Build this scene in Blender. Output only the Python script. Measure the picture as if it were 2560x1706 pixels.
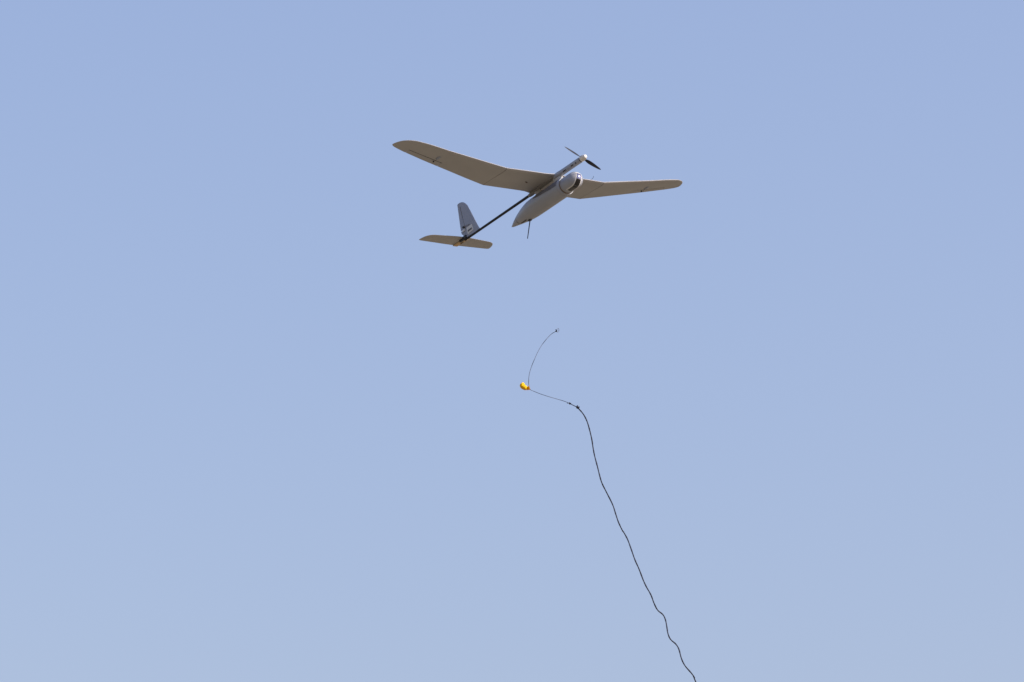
import bpy, bmesh, math, random
from math import radians, sin, cos, pi, sqrt
from mathutils import Vector, Matrix
random.seed(4)
for o in list(bpy.data.objects):
    bpy.data.objects.remove(o, do_unlink=True)
S = bpy.context.scene
COL = S.collection

# ------------------------------------------------------------------ camera
ELEV = radians(18.0)
LENS = 184.15
CAM_Z = 1.6
cam_data = bpy.data.cameras.new('camera')
cam = bpy.data.objects.new('camera', cam_data)
COL.objects.link(cam)
cam_data.sensor_width = 36.0
cam_data.lens = LENS
cam_data.clip_start = 0.1
cam_data.clip_end = 30000.0
cam.location = (0, 0, CAM_Z)
cam.rotation_euler = (pi/2 + ELEV, 0, 0)
S.camera = cam
# camera axes in the world: right, up, back
CX = Vector((1, 0, 0)); CY = Vector((0, -sin(ELEV), cos(ELEV))); CZ = Vector((0, -cos(ELEV), -sin(ELEV)))
FPX = LENS/36.0*2560.0

# ------------------------------------------------------------------ sky, sun, exposure
SUN_EL = radians(36.0)
SUN_AZ = radians(108.0)          # clockwise from the view direction (+Y): to the right of the photo
world = bpy.data.worlds.new('World'); S.world = world
world.use_nodes = True
wn = world.node_tree; wn.nodes.clear()
wo = wn.nodes.new('ShaderNodeOutputWorld'); bg = wn.nodes.new('ShaderNodeBackground')
sky = wn.nodes.new('ShaderNodeTexSky')
sky.sky_type = 'NISHITA'; sky.sun_disc = False
sky.sun_elevation = SUN_EL; sky.sun_rotation = SUN_AZ
sky.altitude = 300.0; sky.air_density = 1.8; sky.dust_density = 5.0; sky.ozone_density = 3.0
bg.inputs['Strength'].default_value = 0.15
tint = wn.nodes.new('ShaderNodeMixRGB'); tint.blend_type = 'MULTIPLY'; tint.inputs[0].default_value = 1.0
tint.inputs[2].default_value = (1.115, 1.000, 1.175, 1)   # the slightly violet white balance of the dusty air
wn.links.new(sky.outputs[0], tint.inputs[1]); wn.links.new(tint.outputs[0], bg.inputs[0]); wn.links.new(bg.outputs[0], wo.inputs[0])

sd = bpy.data.lights.new('sun', 'SUN'); sd.energy = 4.3; sd.angle = radians(0.53); sd.color = (1.0, 0.95, 0.88)
sun = bpy.data.objects.new('sun', sd); COL.objects.link(sun)
sdir = Vector((sin(SUN_AZ)*cos(SUN_EL), cos(SUN_AZ)*cos(SUN_EL), sin(SUN_EL)))
sun.rotation_euler = sdir.to_track_quat('Z', 'Y').to_euler()
sun.location = (30, 5, 40)

S.render.engine = 'CYCLES'
S.view_settings.view_transform = 'Standard'; S.view_settings.look = 'None'
S.view_settings.exposure = 0.23; S.view_settings.gamma = 1.0; S.view_settings.use_curve_mapping = False

# ------------------------------------------------------------------ helpers
def mat(name, color, rough=0.5, spec=0.5, var=0.0, scale=8.0, metal=0.0, ior=None, bump=0.0, color2=None, translucent=0.0, coat=0.0):
    m = bpy.data.materials.new(name); m.use_nodes = True
    nt = m.node_tree; b = nt.nodes['Principled BSDF']
    b.inputs['Base Color'].default_value = (*color, 1)
    b.inputs['Roughness'].default_value = rough
    b.inputs['Metallic'].default_value = metal
    b.inputs['Specular IOR Level'].default_value = spec
    if ior: b.inputs['IOR'].default_value = ior
    if coat: b.inputs['Coat Weight'].default_value = coat
    tc = nt.nodes.new('ShaderNodeTexCoord')
    if var > 0 or color2:
        n = nt.nodes.new('ShaderNodeTexNoise'); n.inputs['Scale'].default_value = scale
        n.inputs['Detail'].default_value = 6.0; n.inputs['Roughness'].default_value = 0.62
        nt.links.new(tc.outputs['Object'], n.inputs['Vector'])
        r = nt.nodes.new('ShaderNodeValToRGB')
        c2 = color2 if color2 else tuple(c*(1+var) for c in color)
        c1 = color if color2 else tuple(c*(1-var) for c in color)
        r.color_ramp.elements[0].position = 0.3; r.color_ramp.elements[1].position = 0.7
        r.color_ramp.elements[0].color = (*c1, 1); r.color_ramp.elements[1].color = (*c2, 1)
        nt.links.new(n.outputs['Fac'], r.inputs[0]); nt.links.new(r.outputs[0], b.inputs['Base Color'])
        mr = nt.nodes.new('ShaderNodeMapRange')
        mr.inputs[3].default_value = max(0.02, rough-0.08); mr.inputs[4].default_value = min(1, rough+0.08)
        nt.links.new(n.outputs['Fac'], mr.inputs[0]); nt.links.new(mr.outputs[0], b.inputs['Roughness'])
    if bump > 0:
        n2 = nt.nodes.new('ShaderNodeTexNoise'); n2.inputs['Scale'].default_value = scale*6
        nt.links.new(tc.outputs['Object'], n2.inputs['Vector'])
        bp = nt.nodes.new('ShaderNodeBump'); bp.inputs['Strength'].default_value = bump; bp.inputs['Distance'].default_value = 0.002
        nt.links.new(n2.outputs['Fac'], bp.inputs['Height']); nt.links.new(bp.outputs[0], b.inputs['Normal'])
    if translucent > 0:
        out = nt.nodes['Material Output']; t = nt.nodes.new('ShaderNodeBsdfTranslucent')
        t.inputs[0].default_value = (*color, 1)
        mx = nt.nodes.new('ShaderNodeMixShader'); mx.inputs[0].default_value = translucent
        nt.links.new(b.outputs[0], mx.inputs[1]); nt.links.new(t.outputs[0], mx.inputs[2]); nt.links.new(mx.outputs[0], out.inputs['Surface'])
    return m

M = {}
M['paint'] = mat('grey_airframe_paint', (0.33, 0.325, 0.32), rough=0.55, spec=0.35, var=0.085, scale=2.6, bump=0.05)
M['pod_paint'] = mat('grey_pod_paint', (0.255, 0.27, 0.305), rough=0.42, spec=0.45, var=0.05, scale=5.0, bump=0.04)
M['pale'] = mat('pale_grey_plastic', (0.50, 0.50, 0.49), rough=0.5, spec=0.4, var=0.05, scale=20)
M['white'] = mat('off_white_spinner_plastic', (0.62, 0.60, 0.56), rough=0.45, spec=0.4)
M['fin_paint'] = mat('grey_tail_paint', (0.25, 0.272, 0.33), rough=0.6, spec=0.3, var=0.06, scale=9)
M['carbon'] = mat('black_carbon_tube', (0.006, 0.006, 0.009), rough=0.5, spec=0.22, var=0.2, scale=40)
M['black'] = mat('black_plastic', (0.018, 0.017, 0.017), rough=0.5, spec=0.4)
M['seam'] = mat('dark_joint_filler', (0.07, 0.062, 0.055), rough=0.8, spec=0.1)
M['socket'] = mat('grey_moulded_socket', (0.19, 0.185, 0.175), rough=0.7, spec=0.2, var=0.1, scale=12)
M['slotgrey'] = mat('grey_slot', (0.11, 0.12, 0.14), rough=0.8, spec=0.1)
M['hinge'] = mat('dark_hinge_tape', (0.030, 0.026, 0.022), rough=0.9, spec=0.1)
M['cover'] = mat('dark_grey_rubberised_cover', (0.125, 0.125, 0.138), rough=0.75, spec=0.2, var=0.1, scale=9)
M['slot_brown'] = mat('brown_recess', (0.085, 0.062, 0.058), rough=0.8, spec=0.1)
M['glass_dark'] = mat('black_camera_glass', (0.010, 0.009, 0.010), rough=0.08, spec=0.5, ior=1.5)
M['glass_blue'] = mat('blue_grey_camera_glass', (0.11, 0.13, 0.22), rough=0.15, spec=0.6, metal=0.55)  # lighter, bluer, part-metallic glass for the uppermost window segment
M['gold'] = mat('brown_rubber_gasket', (0.15, 0.115, 0.08), rough=0.6, spec=0.3)
M['ply'] = mat('bare_tan_plywood', (0.52, 0.38, 0.22), rough=0.7, spec=0.2, var=0.15, scale=60)
M['cord'] = mat('black_elastic_cord', (0.022, 0.022, 0.034), rough=0.8, spec=0.2)
M['line'] = mat('grey_leader_line', (0.07, 0.085, 0.13), rough=0.6, spec=0.3)
M['steel'] = mat('dull_steel', (0.13, 0.16, 0.24), rough=0.6, spec=0.3)
M['yellow'] = mat('yellow_nylon_cloth', (0.85, 0.55, 0.012), rough=0.7, spec=0.2, var=0.12, scale=60, translucent=0.35)

def finish(me, name, m, parent, smooth=True, angle=35):
    me.materials.append(m)
    if smooth:
        for p in me.polygons: p.use_smooth = True
        me.set_sharp_from_angle(angle=radians(angle))
    o = bpy.data.objects.new(name, me); COL.objects.link(o)
    if parent is not None: o.parent = parent
    return o

def build(name, verts, faces, m, parent=None, smooth=True, angle=35):
    bm = bmesh.new()
    vs = [bm.verts.new(v) for v in verts]
    for f in faces:
        ids = []
        for i in f:
            if i not in ids: ids.append(i)
        if len(ids) > 2:
            try: bm.faces.new([vs[i] for i in ids])
            except ValueError: pass
    bmesh.ops.remove_doubles(bm, verts=bm.verts, dist=2e-5)
    bmesh.ops.recalc_face_normals(bm, faces=bm.faces)
    me = bpy.data.meshes.new(name); bm.to_mesh(me); bm.free()
    return finish(me, name, m, parent, smooth, angle)

def loft(rings, cap=True, closed=True):
    n = len(rings[0]); v = []; f = []
    for r in rings: v += [tuple(p) for p in r]
    for i in range(len(rings)-1):
        for j in range(n if closed else n-1):
            k = (j+1) % n
            f.append((i*n+j, i*n+k, (i+1)*n+k, (i+1)*n+j))
    if cap:
        f.append(tuple(range(n))); f.append(tuple(range((len(rings)-1)*n, len(rings)*n)))
    return v, f

def tube_rings(pts, rad, n=10):
    """rings round a polyline, parallel transported"""
    pts = [Vector(p) for p in pts]; rings = []
    t0 = (pts[1]-pts[0]).normalized()
    a = t0.orthogonal().normalized()
    for i, p in enumerate(pts):
        t = (pts[min(i+1, len(pts)-1)] - pts[max(i-1, 0)]).normalized()
        a = (a - t*a.dot(t)).normalized(); b = t.cross(a)
        r = rad[i] if isinstance(rad, (list, tuple)) else rad
        rings.append([p + (a*cos(2*pi*k/n) + b*sin(2*pi*k/n))*r for k in range(n)])
    return rings

def tube(name, pts, rad, m, parent=None, n=10, cap=True):
    v, f = loft(tube_rings(pts, rad, n), cap)
    return build(name, v, f, m, parent)

def boxm(name, lo, hi, m, parent, bev=0.0, rot=None, loc=None):
    bm = bmesh.new(); bmesh.ops.create_cube(bm, size=1.0)
    c = [(lo[i]+hi[i])/2 for i in range(3)]; s = [hi[i]-lo[i] for i in range(3)]
    for v in bm.verts: v.co = Vector((v.co.x*s[0]+c[0], v.co.y*s[1]+c[1], v.co.z*s[2]+c[2]))
    if bev: bmesh.ops.bevel(bm, geom=bm.edges[:], offset=bev, segments=2, affect='EDGES', profile=0.5)
    if rot is not None: bmesh.ops.transform(bm, matrix=rot, verts=bm.verts)
    me = bpy.data.meshes.new(name); bm.to_mesh(me); bm.free()
    return finish(me, name, m, parent, True, 40)

def interp(xs, ys, x):
    if x <= xs[0]: return ys[0]
    for i in range(len(xs)-1):
        if x <= xs[i+1]:
            t = (x-xs[i])/(xs[i+1]-xs[i]); return ys[i]*(1-t)+ys[i+1]*t
    return ys[-1]

def catmull(P, per=6):
    P = [Vector(p) for p in P]; out = []
    for i in range(len(P)-1):
        p0 = P[i-1] if i else P[i]*2-P[i+1]; p1 = P[i]; p2 = P[i+1]
        p3 = P[i+2] if i+2 < len(P) else P[i+1]*2-P[i]
        for k in range(per):
            t = k/per
            out.append(0.5*((2*p1)+(p2-p0)*t+(2*p0-5*p1+4*p2-p3)*t*t+(3*p1-p0-3*p2+p3)*t**3))
    out.append(P[-1]); return out

# ------------------------------------------------------------------ ground (below the frame, lights the undersides)
def ground_mat():
    m = bpy.data.materials.new('dry_desert_soil'); m.use_nodes = True; nt = m.node_tree; b = nt.nodes['Principled BSDF']
    tc = nt.nodes.new('ShaderNodeTexCoord')
    n1 = nt.nodes.new('ShaderNodeTexNoise'); n1.inputs['Scale'].default_value = 0.02; n1.inputs['Detail'].default_value = 10
    n2 = nt.nodes.new('ShaderNodeTexNoise'); n2.inputs['Scale'].default_value = 6.0; n2.inputs['Detail'].default_value = 8
    mx = nt.nodes.new('ShaderNodeMixRGB'); mx.inputs[0].default_value = 0.5
    r = nt.nodes.new('ShaderNodeValToRGB')
    r.color_ramp.elements[0].position = 0.32; r.color_ramp.elements[0].color = (0.180, 0.154, 0.108, 1)
    r.color_ramp.elements[1].position = 0.68; r.color_ramp.elements[1].color = (0.238, 0.205, 0.145, 1)
    for n in (n1, n2): nt.links.new(tc.outputs['Object'], n.inputs['Vector'])
    nt.links.new(n1.outputs['Fac'], mx.inputs[1]); nt.links.new(n2.outputs['Fac'], mx.inputs[2])
    nt.links.new(mx.outputs[0], r.inputs[0]); nt.links.new(r.outputs[0], b.inputs['Base Color'])
    b.inputs['Roughness'].default_value = 0.95; b.inputs['Specular IOR Level'].default_value = 0.1
    bp = nt.nodes.new('ShaderNodeBump'); bp.inputs['Distance'].default_value = 0.05; bp.inputs['Strength'].default_value = 0.6
    nt.links.new(n2.outputs['Fac'], bp.inputs['Height']); nt.links.new(bp.outputs[0], b.inputs['Normal'])
    return m
def ground():
    radii = [0, 8, 16, 28, 45, 70, 110, 180, 300, 600, 1200, 3000, 8000, 20000]; n = 48
    v = [(0, 20, 0)]; f = []
    for i, r in enumerate(radii[1:]):
        for k in range(n):
            a = 2*pi*k/n
            z = (0.06 if r < 200 else 0.4)*sin(a*3+i*1.7)*min(1, r/20) + (0 if r > 40 else -0.0)
            v.append((r*cos(a), 20+r*sin(a), z-0.06))
    for k in range(n): f.append((0, 1+k, 1+(k+1) % n))
    for i in range(len(radii)-2):
        for k in range(n):
            a = 1+i*n+k; b = 1+i*n+(k+1) % n
            f.append((a, b, b+n, a+n))
    o = build('ground', v, f, ground_mat(), None, True, 80)
    o['kind'] = 'structure'
ground()

# ------------------------------------------------------------------ the drone: x forward, y its left, z up; origin on the tail boom axis under the wing's leading edge
BC = Matrix(((0.49498029, 0.86577403, -0.07368744), (0.32005704, -0.10282471, 0.94180177), (0.80781063, -0.48975749, -0.32799328)))
CW = Matrix((CX, CY, CZ)).transposed()
def world_pt(px, py, depth):
    """a point of the place seen at photo pixel (2560 px wide) at the given distance"""
    return Vector((0, 0, CAM_Z)) + CW @ Vector(((px-1280)/FPX*depth, -(py-853)/FPX*depth, -depth))
drone = bpy.data.objects.new('glider_drone', None); COL.objects.link(drone)
drone.matrix_world = Matrix.Translation(world_pt(1393, 441.7, 45.0)) @ (CW @ BC).to_4x4()
drone['label'] = 'grey fixed-wing glider drone with camera pod under its long wings, flying in the open sky'
drone['category'] = 'drone'

# --- wing sections
def airfoil(c, th=0.095, camber=0.028):
    yt = 5*th*(0.2969*sqrt(max(c, 0)) - 0.126*c - 0.3516*c*c + 0.2843*c**3 - 0.1036*c**4)
    return camber*4*c*(1-c), yt
NC = 13
def section(le, te, z0, c0=0.0, c1=1.0, th=0.095, camber=0.028, origin=(0, 0), lat=None, frame=None):
    """closed ring of an airfoil between chord fractions c0..c1; frame maps (x, h) to 3D"""
    ch = le-te; up = []; lo = []
    for i in range(NC):
        t = i/(NC-1)
        c = c0+(c1-c0)*(0.5*(1-cos(pi*t)) if (c0 == 0) else t)
        ca, yt = airfoil(c, th, camber)
        up.append((le-ch*c, (ca+yt)*ch)); lo.append((le-ch*c, (ca-yt)*ch))
    ring = up + (lo[::-1])
    return [frame(x, h) for x, h in ring]

ZW = 0.018; YJ = 0.49; DIH = radians(11.3)
YAW = -0.02   # wing sits about one degree askew on the boom
def center_frame(y):
    return lambda x, h: (x + YAW*y, y, ZW+h)
def outer_frame(sg, s):
    return lambda x, h: (x + YAW*sg*(YJ+s*cos(DIH)), sg*(YJ+s*cos(DIH)-h*sin(DIH)), ZW+s*sin(DIH)+h*cos(DIH))
LE_S = [0, .27, .54, .70, .79, .845, .87, .90, .92, .94, .955, .968, .977, .981]
LE_X = [-.020, -.046, -.072, -.080, -.090, -.103, -.114, -.132, -.150, -.174, -.200, -.231, -.262, -.288]
TE_S = [0, .18, .4, .62, .85, .91, .94, .96, .974, .981]
TE_X = [-.440, -.427, -.405, -.385, -.354, -.341, -.333, -.324, -.312, -.300]
le = lambda s: interp(LE_S, LE_X, s); te = lambda s: interp(TE_S, TE_X, s)

ys = [-.4888, -.35, -.22, -.12, -.07, -.04, 0, .04, .07, .12, .22, .35, .4888]
rings = []
for y in ys:
    a = abs(y)
    l = -.020 + (0.006 if a < .3 else 0.006*(1-(a-.3)/.19)) + (0.020*max(0, 1-a/.10)**1.5)
    t = -.440 + (-0.028*max(0, 1-a/.09)**1.3)
    rings.append(section(l, t, ZW, frame=center_frame(y)))
v, f = loft(rings); cw = build('center_wing', v, f, M['paint'], drone)
# little dark drain slot under the right inner wing
boxm('slot', (-.2365, -.190, .0075), (-.2255, -.156, .0105), M['slot_brown'], cw, .001, rot=Matrix.Translation((-.231, -.173, 0)) @ Matrix.Rotation(radians(35), 4, 'Z') @ Matrix.Translation((.231, .173, 0)))

HS0, HS1 = .48, .82
hx = lambda s: -.318 + (s-HS0)/(HS1-HS0)*0.025
for sg in (-1, 1):
    # dark filler rib in the joint gap
    rr = [section(-.024, -.436, ZW, th=.088, frame=outer_frame(sg, s)) for s in (-.0022, .0020)]
    v, f = loft(rr); build('joint_rib', v, f, M['seam'], drone)
    st = [0.0016, .09, .18, .27, .4, HS0]
    rA = [section(le(s), te(s), 0, frame=outer_frame(sg, s)) for s in st]
    sB = [HS0, .54, .62, .70, .76, HS1]
    rB = [section(le(s), te(s), 0, 0, (le(s)-(hx(s)+.0042))/(le(s)-te(s)), frame=outer_frame(sg, s)) for s in sB]
    sC = [HS1, .845, .87, .885, .90, .91, .92, .93, .94, .948, .955, .962, .968, .973, .977, .981]
    rC = [section(le(s), te(s), 0, th=.095*(1 if s < .9 else 1-.5*(s-.9)/.08), frame=outer_frame(sg, s)) for s in sC]
    V = []; F = []
    for R_ in (rA, rB, rC):
        v, f = loft(R_); k = len(V); V += v; F += [tuple(i+k for i in q) for q in f]
    ow = build('outer_wing', V, F, M['paint'], drone)
    sA = [HS0+.003, .56, .64, .72, HS1-.003]
    rD = [section(le(s), te(s), 0, (le(s)-(hx(s)-.0042))/(le(s)-te(s)), 1.0, frame=outer_frame(sg, s)) for s in sA]
    v, f = loft(rD); build('aileron', v, f, M['paint'], ow)
    # dark hinge tape sitting in the hinge gap
    rT = [[outer_frame(sg, s)(x, h) for x, h in ((hx(s)+.0052, .0006), (hx(s)-.0052, .0002), (hx(s)-.0052, .0085), (hx(s)+.0052, .0090))] for s in sB]
    v, f = loft(rT); build('hinge_tape', v, f, M['hinge'], ow, False)
    # servo fairing, horn and pushrod under the wing
    s0 = .555 if sg < 0 else .592
    if True:
        fr = outer_frame(sg, s0)
        def teardrop(cx, cy, L, W, H, z0):
            out = []
            for i in range(9):
                t = i/8; x = cx + L*(.5-t)
                w = W*sqrt(max(0.0, sin(pi*min(1, t*1.0)**.8)))*.5+1e-4; hh = H*(w/(W*.5))
                out.append([outer_frame(sg, cy+w*cos(a))(x, z0-abs(hh*sin(a))) for a in [pi*k/8 for k in range(9)]])
            return out
        v, f = loft(teardrop(-.247, s0, .085, .026, .010, -.0035), closed=False, cap=False)
        build('servo_cover', v, f, M['fin_paint'], ow)
        horn = [fr(-.322, .002), fr(-.345, .002), fr(-.336, -.015), fr(-.330, -.015)]
        fr2 = outer_frame(sg, s0+.003)
        horn2 = [fr2(-.322, .002), fr2(-.345, .002), fr2(-.336, -.015), fr2(-.330, -.015)]
        build('control_horn', horn+horn2, [(0, 1, 2, 3), (4, 5, 6, 7), (0, 1, 5, 4), (1, 2, 6, 5), (2, 3, 7, 6), (3, 0, 4, 7)], M['hinge'], ow, False)
        tube('pushrod', [fr(-.268, -.012), fr(-.334, -.013)], .0010, M['seam'], ow, 6)

# pitot hook on the left inner leading edge
tube('pitot_tube', catmull([(-.02, .352, ZW+.003), (.010, .352, ZW+.006), (.020, .352, ZW+.010), (.028, .350, ZW+.020)], 4), .0016, M['black'], drone, 6)

# --- tail boom and its fairing under the wing
tube('tail_boom', [(-.44, 0, 0), (-1.0, 0, 0), (-1.62, 0, 0)], [.0125, .0115, .0105], M['carbon'], drone, 20)
rg = []
for x, w, h, zc in [(.02, .020, .020, .010), (-.10, .019, .018, .012), (-.25, .019, .018, .009), (-.38, .019, .018, .004), (-.44, .019, .018, .0), (-.468, .017, .0165, 0), (-.482, .0145, .0145, 0)]:
    rg.append([(x, w*cos(2*pi*k/20), zc+h*sin(2*pi*k/20)) for k in range(20)])
v, f = loft(rg); build('boom_socket', v, f, M['socket'], drone)

# --- motor housing, propeller, spinner
rg = []
for x, r, zc in [(-.03, .0235, .006), (.03, .0250, .007), (.06, .0246, .0065), (.075, .0240, .006), (.25, .0235, .0058), (.39, .0240, .0055), (.405, .0225, .0055)]:
    ring = []
    for k in range(28):
        a = 2*pi*k/28; e = 0.78
        ring.append((x, r*math.copysign(abs(cos(a))**e, cos(a)), zc+r*math.copysign(abs(sin(a))**e, sin(a))))
    rg.append(ring)
v, f = loft(rg); hous = build('motor_housing', v, f, M['pod_paint'], drone)
def housing_slot(x, L, W):
    # dark vent slots on the lower right corner face of the housing
    a = radians(218); c = Vector((x, .0242*cos(a), .0058+.0242*sin(a)))
    n = Vector((0, cos(a), sin(a))); t = Vector((0, -sin(a), cos(a)))
    a = radians(213); n = Vector((0, cos(a), sin(a))); t = Vector((0, -sin(a), cos(a))); c = Vector((x, 0, .0058)) + n*.0248
    pts = []
    for i in range(16):
        b = 2*pi*i/16; u = cos(b); w = sin(b)
        pts.append((math.copysign(abs(u)**.45, u)*L/2, math.copysign(abs(w)**.45, w)*W/2))
    lo = [c + Vector((p[0], 0, 0)) + t*p[1] + n*.0012 for p in pts]
    hi = [c + Vector((p[0], 0, 0)) + t*p[1] - n*.003 for p in pts]
    v, f = loft([lo, hi]); build('vent_slot', v, f, M['black'], hous, False)
housing_slot(.158, .050, .0105); housing_slot(.286, .040, .0105); housing_slot(.348, .019, .0105)
# motor bell between housing and spinner
rg = [[(x, r*cos(2*pi*k/24), .006+r*sin(2*pi*k/24)) for k in range(24)] for x, r in [(.402, .018), (.406, .0215), (.416, .0215), (.419, .017)]]
v, f = loft(rg); build('motor', v, f, M['black'], drone)
rg = [[(x, r*cos(2*pi*k/28), .0065+r*sin(2*pi*k/28)) for k in range(28)] for x, r in
      [(.420, .0250), (.422, .0270), (.433, .0272), (.446, .0252), (.460, .0222), (.474, .0180), (.482, .0150), (.4845, .0125), (.4850, .001)]]
v, f = loft(rg); build('spinner', v, f, M['white'], drone)
bd = Vector((0, .9, -.435)).normalized()
for sg in (1, -1):
    b = bd*sg; T = Vector((1, 0, 0)).cross(b)*-1
    # T direction so that the blade pitches the usual way
    if sg == 1 and T.z < 0: T = -T
    if sg == -1 and T.z > 0: T = -T
    rg = []
    for r, c, pit in [(.012, .012, 42), (.024, .014, 40), (.038, .021, 37), (.055, .028, 34), (.075, .0305, 31), (.10, .029, 28), (.125, .0255, 26), (.15, .021, 24), (.17, .016, 22.5), (.184, .010, 21.5), (.192, .003, 21)]:
        cv = (Vector((1, 0, 0))*sin(radians(pit)) + T*cos(radians(pit)))
        nv = cv.cross(b).normalized(); ce = Vector((.434, 0, .0065)) + b*r
        ring = []
        for k in range(12):
            a = 2*pi*k/12; u = cos(a); w = sin(a)
            ring.append(ce + cv*(u*c/2) + nv*(w*c*.055 + .06*c*(1-u*u)))
        rg.append(ring)
    v, f = loft(rg); build('propeller_blade', v, f, M['carbon'], drone)

# --- pylons between the wing and the pod
def plate(name, poly, y0, y1, m, parent, bev=0.0015):
    bm = bmesh.new()
    a = [bm.verts.new((x, y0, z)) for x, z in poly]; b = [bm.verts.new((x, y1, z)) for x, z in poly]
    bm.faces.new(a); bm.faces.new(b[::-1])
    for i in range(len(poly)):
        j = (i+1) % len(poly); bm.faces.new((a[i], b[i], b[j], a[j]))
    bmesh.ops.recalc_face_normals(bm, faces=bm.faces)
    if bev: bmesh.ops.bevel(bm, geom=bm.edges[:], offset=bev, segments=2, affect='EDGES', profile=.5)
    me = bpy.data.meshes.new(name); bm.to_mesh(me); bm.free()
    return finish(me, name, m, parent, True, 40)
plate('front_pylon', [(-.05, -.005), (.055, -.010), (.098, -.060), (-.03, -.066), (-.05, -.06)], -.013, .013, M['pale'], drone)
plate('rear_pylon', [(-.385, -.010), (-.29, -.010), (-.26, -.066), (-.325, -.066)], -.012, .012, M['paint'], drone)

# --- payload pod
PX = [-.814, -.808, -.795, -.775, -.73, -.69, -.664, -.639, -.59, -.5415, -.49, -.4475, -.39, -.30]
PZ = [-.171, -.170, -.1695, -.167, -.160, -.1555, -.1525, -.150, -.1465, -.143, -.1395, -.137, -.136, -.136]
PR = [.001, .004, .0085, .0155, .0285, .0385, .0450, .0500, .0600, .0685, .0760, .0805, .0825, .0830]
def pod_ring(x, r, z, n=40):
    return [(x, r*cos(2*pi*k/n), z+r*sin(2*pi*k/n)) for k in range(n)]
def pr(x): return interp(PX, PR, x)
def pz(x): return interp(PX, PZ, x)
xs = [-.6605, -.639, -.615, -.59, -.565, -.5415, -.515, -.49, -.468, -.4475, -.42, -.39, -.35, -.30, -.1, .0, .08, .1015]
v, f = loft([pod_ring(x, pr(x), pz(x)) for x in xs]); pod = build('payload_pod', v, f, M['pod_paint'], drone, True, 30)
xs = [-.814, -.808, -.802, -.795, -.785, -.775, -.76, -.745, -.73, -.71, -.69, -.6665]
v, f = loft([pod_ring(x, pr(x), pz(x)) for x in xs]); build('tail_cone', v, f, M['pod_paint'], pod, True, 30)
v, f = loft([pod_ring(x, pr(x)-.0010, pz(x)) for x in (-.6675, -.6595)]); build('seam_ring', v, f, M['hinge'], pod)
v, f = loft([pod_ring(x, r, -.136) for x, r in ((.099, .0805), (.106, .0805))]); build('seam_ring', v, f, M['seam'], pod)
v, f = loft([pod_ring(x, r, -.136) for x, r in ((.1035, .0825), (.12, .0820), (.131, .0800), (.134, .0775))]); build('pod_collar', v, f, M['pod_paint'], pod)
v, f = loft([pod_ring(x, r, -.136) for x, r in ((.131, .0700), (.1355, .0725), (.140, .0705), (.1445, .0700), (.1475, .0680))]); build('gasket', v, f, M['gold'], pod)
# lower tow hook slot and antenna
rg = []
for i in range(7):
    t = i/6; x = -.642+t*.12; a = radians(-98 - 10*t); r0 = pr(x)
    w = .0065 if 0 < i < 6 else .003
    da = w/r0
    rg.append([(x, (r0+q)*cos(a+s_*da), pz(x)+(r0+q)*sin(a+s_*da)) for q, s_ in ((-.003, -1), (.0016, -1), (.0016, 1), (-.003, 1))])
v, f = loft(rg); build('tow_slot', v, f, M['black'], pod, False)
rg = [pod_ring(x, r, z, 14) for x, r, z in ()]
bz = pz(-.507)-pr(-.507)
boxm('antenna_mount', (-.528, -.010, bz-.010), (-.488, .014, bz+.012), M['black'], pod, .003, rot=None)
ant = tube('antenna', [(-.506, .002, bz-.004), (-.512, .002, bz-.020), (-.571, .002, -.366)], [.0056, .0048, .0036], M['carbon'], drone, 10)
tube('antenna_ferrule', [(-.506, .002, bz-.006), (-.513, .002, bz-.024)], .0052, M['steel'], ant, 10)
# long parting line seams of the pod shell (thin raised edges)
for ang in (-20,):
    rg = []
    for x in [-.655, -.6, -.55, -.5, -.45, -.4, -.3, -.1, .09]:
        a = radians(ang); r0 = pr(x); c = Vector((x, 0, pz(x))); n = Vector((0, cos(a), sin(a))); t = Vector((0, -sin(a), cos(a)))
        rg.append([c+n*(r0+.0006)+t*.0009, c+n*(r0+.0006)-t*.0009, c+n*(r0-.002)-t*.0009, c+n*(r0-.002)+t*.0009])
    v, f = loft(rg); build('shell_seam', v, f, M['seam'], pod, False)

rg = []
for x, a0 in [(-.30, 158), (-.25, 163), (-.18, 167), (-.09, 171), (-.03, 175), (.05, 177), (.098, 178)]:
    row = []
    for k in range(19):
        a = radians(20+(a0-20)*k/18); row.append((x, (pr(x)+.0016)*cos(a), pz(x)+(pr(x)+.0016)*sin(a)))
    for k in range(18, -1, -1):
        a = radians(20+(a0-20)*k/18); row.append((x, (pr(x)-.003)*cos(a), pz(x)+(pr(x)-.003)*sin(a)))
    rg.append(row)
v, f = loft(rg); build('top_cover', v, f, M['cover'], pod)

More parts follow.
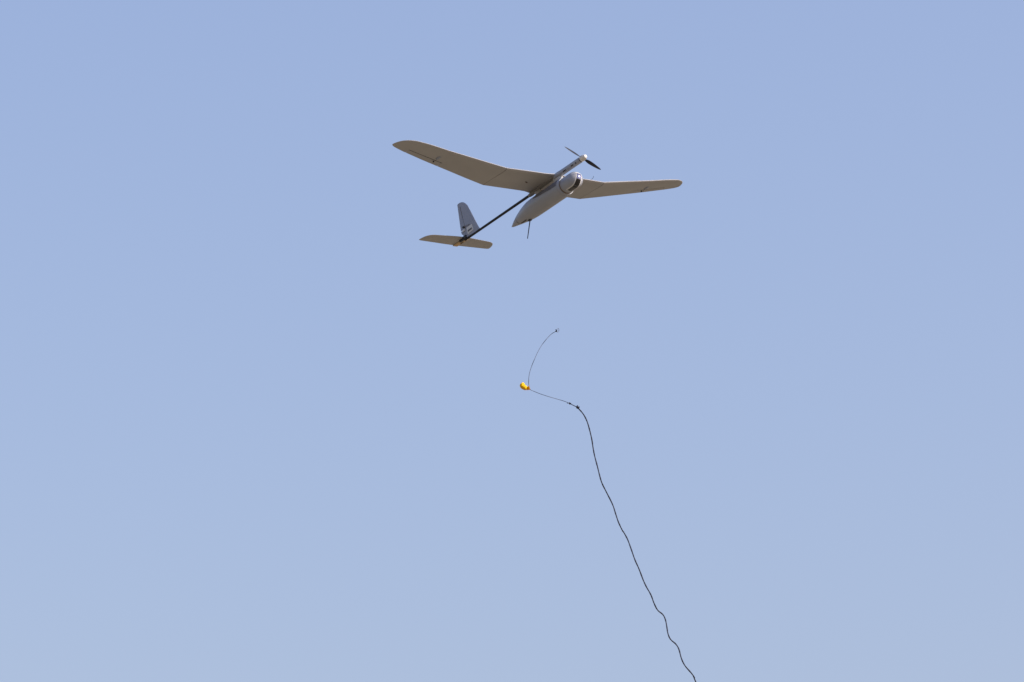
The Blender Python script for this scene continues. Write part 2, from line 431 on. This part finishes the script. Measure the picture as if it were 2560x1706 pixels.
# --- camera turret: a capsule with a glazed band, rolled a little
TR = .0715; TX = .276; TZ = -.135; ROLL = radians(10)
rg = [pod_ring(.143, .0655, TZ, 48), pod_ring(.146, .0695, TZ, 48), pod_ring(.153, TR, TZ, 48), pod_ring(.21, TR, TZ, 48)]
for i in range(17):
    a = radians(90*i/16); rg.append(pod_ring(TX+TR*sin(a), max(TR*cos(a), .0004), TZ, 48))
v, f = loft(rg); turret = build('camera_turret', v, f, M['pod_paint'], drone)
RM = Matrix.Rotation(-ROLL, 3, 'X')
def band(name, th0, th1, y0, y1, h, m, nseg=24, x_end=None):
    """strip lying on the capsule in its fore-and-aft plane; th in degrees above the nose, negative goes under; below -90 it runs back along the cylinder (5 mm a degree)"""
    rg = []
    for i in range(nseg+1):
        th = th0+(th1-th0)*i/nseg
        row = []
        for (y, hh) in [(y0, -.003), (y0, h*.6), (y0+.002, h)] + [(y0+(y1-y0)*k/6, h) for k in range(1, 6)] + [(y1-.002, h), (y1, h*.6), (y1, -.003)]:
            if th >= -90:
                a = radians(th); R_ = sqrt(max(TR*TR-y*y, 1e-6)); k_ = (TR+hh)/TR
                p = Vector((R_*cos(a)*k_, y*k_, R_*sin(a)*k_))
            else:
                d = (-90-th)*.00125; R_ = sqrt(max(TR*TR-y*y, 1e-6)); k_ = (TR+hh)/TR
                p = Vector((-d, y*k_, -R_*k_))
            p = RM @ p
            row.append((TX+p.x, p.y, TZ+p.z))
        rg.append(row)
    v, f = loft(rg); return build(name, v, f, m, turret, True, 30)
YC = -.001
band('window_frame', 42, -158, YC-.0285, YC+.0330, .0022, M['pale'], 40)
band('camera_window', 30, -14, YC-.0195, YC+.0245, .0038, M['glass_blue'], 14)
band('camera_window', -14.6, -62, YC-.0195, YC+.0245, .0038, M['glass_dark'], 14)
band('window_divider', -62, -67, YC-.0195, YC+.0245, .0034, M['slotgrey'], 4)
band('camera_window', -67, -152, YC-.0195, YC+.0245, .0038, M['glass_dark'], 20)

# --- tail fin with rudder
def fin_le(z): return interp([-.005, .014, .03, .062, .20, .296, .331, .350, .361, .367], [-1.335, -1.352, -1.367, -1.389, -1.474, -1.534, -1.573, -1.603, -1.632, -1.662], z)
def fin_te(z): return interp([-.005, .05, .07, .098, .364, .367], [-1.60, -1.646, -1.672, -1.683, -1.712, -1.700], z)
def fin_h(z): return interp([.08, .11, .326], [-1.590, -1.598, -1.660], z)
ff = lambda z: (lambda x, h: (x, h, z))
def fsec(z, c0, c1, th=.075): return section(fin_le(z), fin_te(z), 0, c0, c1, th=th, camber=0, frame=ff(z))
def fc(x, z): return (fin_le(z)-x)/(fin_le(z)-fin_te(z))
low = [(-.002, 1), (.01, 1), (.03, 1), (.05, 1), (.07, 1), (.085, 1)]
V = []; F = []
for R_ in ([fsec(z, 0, 1) for z in (0.003, .014, .03, .05, .07, .094)],
           [fsec(z, 0, fc(fin_h(z)+.002, z)) for z in (.094, .15, .20, .25, .296, .328)],
           [fsec(z, 0, 1, .075 if z < .35 else .06) for z in (.328, .335, .343, .350, .356, .361, .365, .367)]):
    v, f = loft(R_); k = len(V); V += v; F += [tuple(i+k for i in q) for q in f]
fin = build('fin', V, F, M['fin_paint'], drone)
v, f = loft([fsec(z, fc(fin_h(z)-.003, z), 1) for z in (.101, .15, .20, .25, .296, .326)]); build('rudder', v, f, M['fin_paint'], fin)
v, f = loft([[(fin_h(z)+q, w, z) for q, w in ((.004, -.0060+.01*(z-.1)), (-.005, -.0060+.01*(z-.1)), (-.005, .006-.01*(z-.1)), (.004, .006-.01*(z-.1)))] for z in (.096, .15, .2, .25, .3, .327)])
build('hinge_tape', v, f, M['seam'], fin, False)
# servo plate on the right side of the fin (faces the camera)
def fin_y(x, z):
    c = min(1, max(0, fc(x, z))); _, yt = airfoil(c, .075, 0); return -yt*(fin_le(z)-fin_te(z))
def fin_patch(name, quad, h, m, parent, th=None):
    """panel on the fin's right side; quad of (x, z) corners in order"""
    n = 5; V = []; F = []
    for lay in (0, 1):
        for i in range(n):
            for j in range(n):
                u = i/(n-1); w = j/(n-1)
                x = (quad[0][0]*(1-u)+quad[1][0]*u)*(1-w)+(quad[3][0]*(1-u)+quad[2][0]*u)*w
                z = (quad[0][1]*(1-u)+quad[1][1]*u)*(1-w)+(quad[3][1]*(1-u)+quad[2][1]*u)*w
                V.append((x, (-.0105 if lay else 0)*0 + fin_y(x, z)-(h if lay else -.002), z))
    for lay in (0, 1):
        for i in range(n-1):
            for j in range(n-1):
                a = lay*n*n+i*n+j; F.append((a, a+n, a+n+1, a+1))
    edge = [i*n for i in range(n)] + [(n-1)*n+j for j in range(1, n)] + [i*n+n-1 for i in range(n-2, -1, -1)] + [j for j in range(n-2, 0, -1)]
    for k in range(len(edge)):
        a, b = edge[k], edge[(k+1) % len(edge)]; F.append((a, b, b+n*n, a+n*n))
    return build(name, V, F, m, parent, True, 30)
sp = fin_patch('servo_plate', [(-1.566, .093), (-1.465, .092), (-1.447, .034), (-1.552, .026)], .0030, M['pale'], fin)
fin_patch('servo_slot', [(-1.546, .062), (-1.470, .062), (-1.466, .047), (-1.542, .047)], .0046, M['slotgrey'], fin)
tube('pushrod', [(-1.50, fin_y(-1.5, .1)-.007, .101), (-1.60, fin_y(-1.6, .11)-.010, .114)], .0022, M['gold'], fin, 8)
boxm('control_horn', (-1.625, -.022, .108), (-1.596, -.004, .120), M['black'], fin, .002)
boxm('rudder_bracket', (-1.640, -.0125, .076), (-1.598, -.004, .096), M['pale'], fin, .002)

# --- tail mount and stabilizer
ZS = .030
rg = []
SL_Y = [0, .08, .28, .307, .320, .333, .344, .352, .357]
SL_X = [-1.632, -1.637, -1.665, -1.678, -1.690, -1.708, -1.735, -1.768, -1.800]
ST_X = [-1.845, -1.843, -1.834, -1.833, -1.832, -1.831, -1.829, -1.824, -1.816]
ally = [-.357, -.352, -.344, -.333, -.320, -.307, -.28, -.18, -.08, 0, .08, .18, .28, .307, .320, .333, .344, .352, .357]
for y in ally:
    a = abs(y); l = interp(SL_Y, SL_X, a); t = interp(SL_Y, ST_X, a)
    rg.append(section(l, t, 0, th=.075, camber=0, frame=(lambda yy: (lambda x, h: (x-YAW*0*yy, yy, ZS+h)))(y)))
v, f = loft(rg); stab = build('stabilizer', v, f, M['paint'], drone)
boxm('tail_mount', (-1.700, -.016, .000), (-1.585, .004, .034), M['black'], drone, .003)
plate('tail_mount_plate', [(-1.632, .008), (-1.632, .021), (-1.838, .024), (-1.846, .021), (-1.825, .013), (-1.70, .010)], -.002, .036, M['ply'], drone)
boxm('mount_slot', (-1.750, .022, .0075), (-1.695, .028, .0135), M['hinge'], drone, .001)

# ------------------------------------------------------------------ the released tow line
def place(o, label, cat):
    o['label'] = label; o['category'] = cat
z6 = lambda x, y: (1260+x*.1531, 800+y*.1531)
z7 = lambda x, y: (1400+x*.26777, 980+y*.26777)
z8 = lambda x, y: (1560+x*.2589, 1300+y*.2589)
up_px = [z6(*p) for p in [(855, 185), (770, 235), (690, 320), (620, 410), (560, 510), (500, 640), (450, 760), (415, 880), (403, 980), (403, 1050), (415, 1105), (430, 1140)]]
mid_px = [z6(*p) for p in [(430, 1140), (500, 1172), (600, 1212), (750, 1260), (900, 1303), (1000, 1335), (1075, 1368), (1200, 1430)]]
cord_px = [z7(*p) for p in [(165, 145), (215, 205), (250, 270), (275, 350), (297, 445), (310, 530), (325, 605), (350, 700), (375, 800), (395, 860), (430, 930), (490, 1050), (520, 1140), (545, 1215), (580, 1290)]] + \
          [z8(*p) for p in [(0, 125), (35, 190), (70, 285), (105, 385), (145, 475), (185, 580), (215, 645), (260, 725), (290, 805), (325, 872), (375, 915), (400, 965), (413, 1030), (425, 1100), (450, 1155), (500, 1200), (530, 1250), (555, 1340), (590, 1410), (650, 1480), (680, 1525), (697, 1575)]]
def depth_at(py): return 44.0 - (py-820)/900*2.2
def wob(i): return .10*sin(i*.9)+.06*sin(i*2.1+1)
base = world_pt(*mid_px[-1], depth_at(1019))
tow = bpy.data.objects.new('tow_line', None); COL.objects.link(tow); tow.location = base
place(tow, 'black bungee tow line hanging slack below the drone, with small ring at upper end', 'tow line')
def loc(p): return p-base
up3 = [loc(world_pt(*p, depth_at(p[1])+.0+wob(i)*.5)) for i, p in enumerate(up_px)]
k0 = up3[-1]
mid3 = [loc(world_pt(*p, depth_at(p[1])+wob(i+11)*.5)) for i, p in enumerate(mid_px)]
mid3[0] = k0; mid3[-1] = Vector((0, 0, 0))
cord3 = [loc(world_pt(*p, depth_at(p[1])+wob(i*.6)*min(1, i/4))) for i, p in enumerate(cord_px)]
cord3[0] = Vector((0, 0, 0))
# below the frame it hangs on down to the ground
e = cord3[-1]; wz = base.z
last = e+base
tail = []
for i, (dx, dy, dz) in enumerate([(.25, -.25, -.7), (.42, -.6, -1.5), (.75, -1.0, -2.4), (.95, -1.5, -3.4), (1.35, -2.1, -4.6), (1.7, -2.8, -6.0), (2.2, -3.6, -7.6), (2.7, -4.6, -9.2)]):
    q = last+Vector((dx, dy, dz)); tail.append(q-base)
floor = Vector((last.x+3.6, last.y-6.2, .03))
tail += [floor-base, floor+Vector((1.5, -1.2, 0.0))-base, floor+Vector((3.5, -1.5, 0.0))-base]
line_path = catmull(up3+mid3[1:-1], 6)
tube('leader_line', line_path, .0023, M["line"], tow, 8)
tube('doubled_leader', catmull(mid3[-2:], 6), .0034, M['cord'], tow, 8)
cp = catmull(cord3+tail, 7)
tube('bungee_cord', cp, [.0051*(1+.10*sin(i*.7)+.07*sin(i*1.9)) for i in range(len(cp))], M['cord'], tow, 10)
def knot(name, c, r, n_turn, m, axis):
    """small overhand knot: a torus-like wound coil round the line"""
    axis = axis.normalized(); a = axis.orthogonal().normalized(); b = axis.cross(a)
    pts = []
    N = 28
    for i in range(N+1):
        t = 2*pi*i/N*n_turn
        rr = r*(.55+.25*sin(t*1.5)); pts.append(c + a*cos(t)*rr + b*sin(t)*rr + axis*(r*.9*(i/N-.5)*2))
    return tube(name, pts, r*.42, m, tow, 8)
ax = (cord3[1]-mid3[-2])
knot('knot', Vector((0, 0, 0))+CX*.002, .0125, 2.6, M['cord'], ax)
v3 = CX*.010+CY*.003
tube('loose_end', catmull([Vector((0, 0, 0)), CX*.010+CY*.002, CX*.014-CY*.004], 3), .0028, M['cord'], tow, 6)
knot('knot', mid3[-2], .0080, 2.2, M['cord'], (mid3[-1]-mid3[-3]))
tube('loose_end', catmull([mid3[-2], mid3[-2]-CX*.010+CY*.004, mid3[-2]-CX*.019+CY*.004, mid3[-2]-CX*.022-CY*.000], 3), .0026, M['cord'], tow, 6)
# release ring and swivel at the top
rc = loc(world_pt(1394.7, 826.1, depth_at(826)))
na = (CX*.86+CZ*.5-CY*.1).normalized(); a_ = (CY*.97+CX*.2).normalized(); a_ = (a_-na*a_.dot(na)).normalized(); b_ = na.cross(a_)
rp = []
for i in range(33):
    t = 2*pi*i/32; rp.append(rc+a_*cos(t)*.0175+b_*sin(t)*.0170)
tube('release_ring', rp, .0020, M['steel'], tow, 8, cap=False)
knot('knot', up3[0]+CX*.001, .0072, 2.3, M['cord'], CX*.8+CY*.6)
tube('loose_end', catmull([up3[0], up3[0]-CX*.002+CY*.010, up3[0]-CX*.006+CY*.016], 3), .0030, M['cord'], tow, 6)

# ------------------------------------------------------------------ yellow streamer tied to the leader
zy = lambda x, y: (1285+x*.03188, 940+y*.03188)
low_e = [(1285, 1085), (1180, 1110), (1030, 1120), (860, 1122), (720, 1085), (590, 1010), (500, 910), (455, 790), (470, 690), (540, 600), (620, 540)]
upp_e = [(1175, 740), (1130, 800), (1070, 850), (1000, 810), (930, 750), (870, 690), (845, 645), (820, 600), (790, 560), (740, 525), (690, 508)]
dep = [0.0, -.012, -.020, -.004, .010, .018, .022, .020, .012, .002, -.006]
dep2 = [.004, -.006, -.016, .000, .012, .014, .010, .002, -.008, -.014, -.016]
D0 = depth_at(975)
kd = (k0+base)
kdepth = (kd-Vector((0, 0, CAM_Z))).dot(-CZ)
NJ = 9; V = []; F = []
rows = []
LE_, UE_, DL, DU = [], [], [], []
lp = catmull([(x, y, 0) for x, y in low_e], 3); upn = catmull([(x, y, 0) for x, y in upp_e], 3)
dl = catmull([(d, 0, 0) for d in dep], 3); du = catmull([(d, 0, 0) for d in dep2], 3)
N = len(lp)
org = kd
streamer_pts = []
for i in range(N):
    row = []
    for j in range(NJ):
        t = j/(NJ-1)
        sgn_ = -1; x = lp[i].x*(1-t)+upn[i].x*t; y = lp[i].y*(1-t)+upn[i].y*t
        d = dl[i].x*(1-t)+du[i].x*t + .020*sin(pi*t)*(1 if i > 7 else -.4) + .0030*sin(i*.75+t*3.5)*sin(pi*i/(N-1)) + .0012*sin(i*1.6-t*6)
        row.append(world_pt(*zy(x, y), kdepth+sgn_*d)-org)
    rows.append(row)
th = .0006
for s_ in (0, 1):
    for r_ in rows:
        for p in r_: V.append(p + (CZ*th if s_ else Vector((0, 0, 0))))
for s_ in (0, 1):
    o_ = s_*N*NJ
    for i in range(N-1):
        for j in range(NJ-1):
            F.append((o_+i*NJ+j, o_+i*NJ+j+1, o_+(i+1)*NJ+j+1, o_+(i+1)*NJ+j))
edge = [i*NJ for i in range(N)] + [(N-1)*NJ+j for j in range(1, NJ)] + [i*NJ+NJ-1 for i in range(N-2, -1, -1)] + [j for j in range(NJ-2, 0, -1)]
for k in range(len(edge)):
    a, b = edge[k], edge[(k+1) % len(edge)]; F.append((a, b, b+N*NJ, a+N*NJ))
st = build('streamer', V, F, M['yellow'], None, True, 60)
st.location = org
place(st, 'small curled yellow cloth streamer tied at the bend of the thin tow leader', 'streamer')
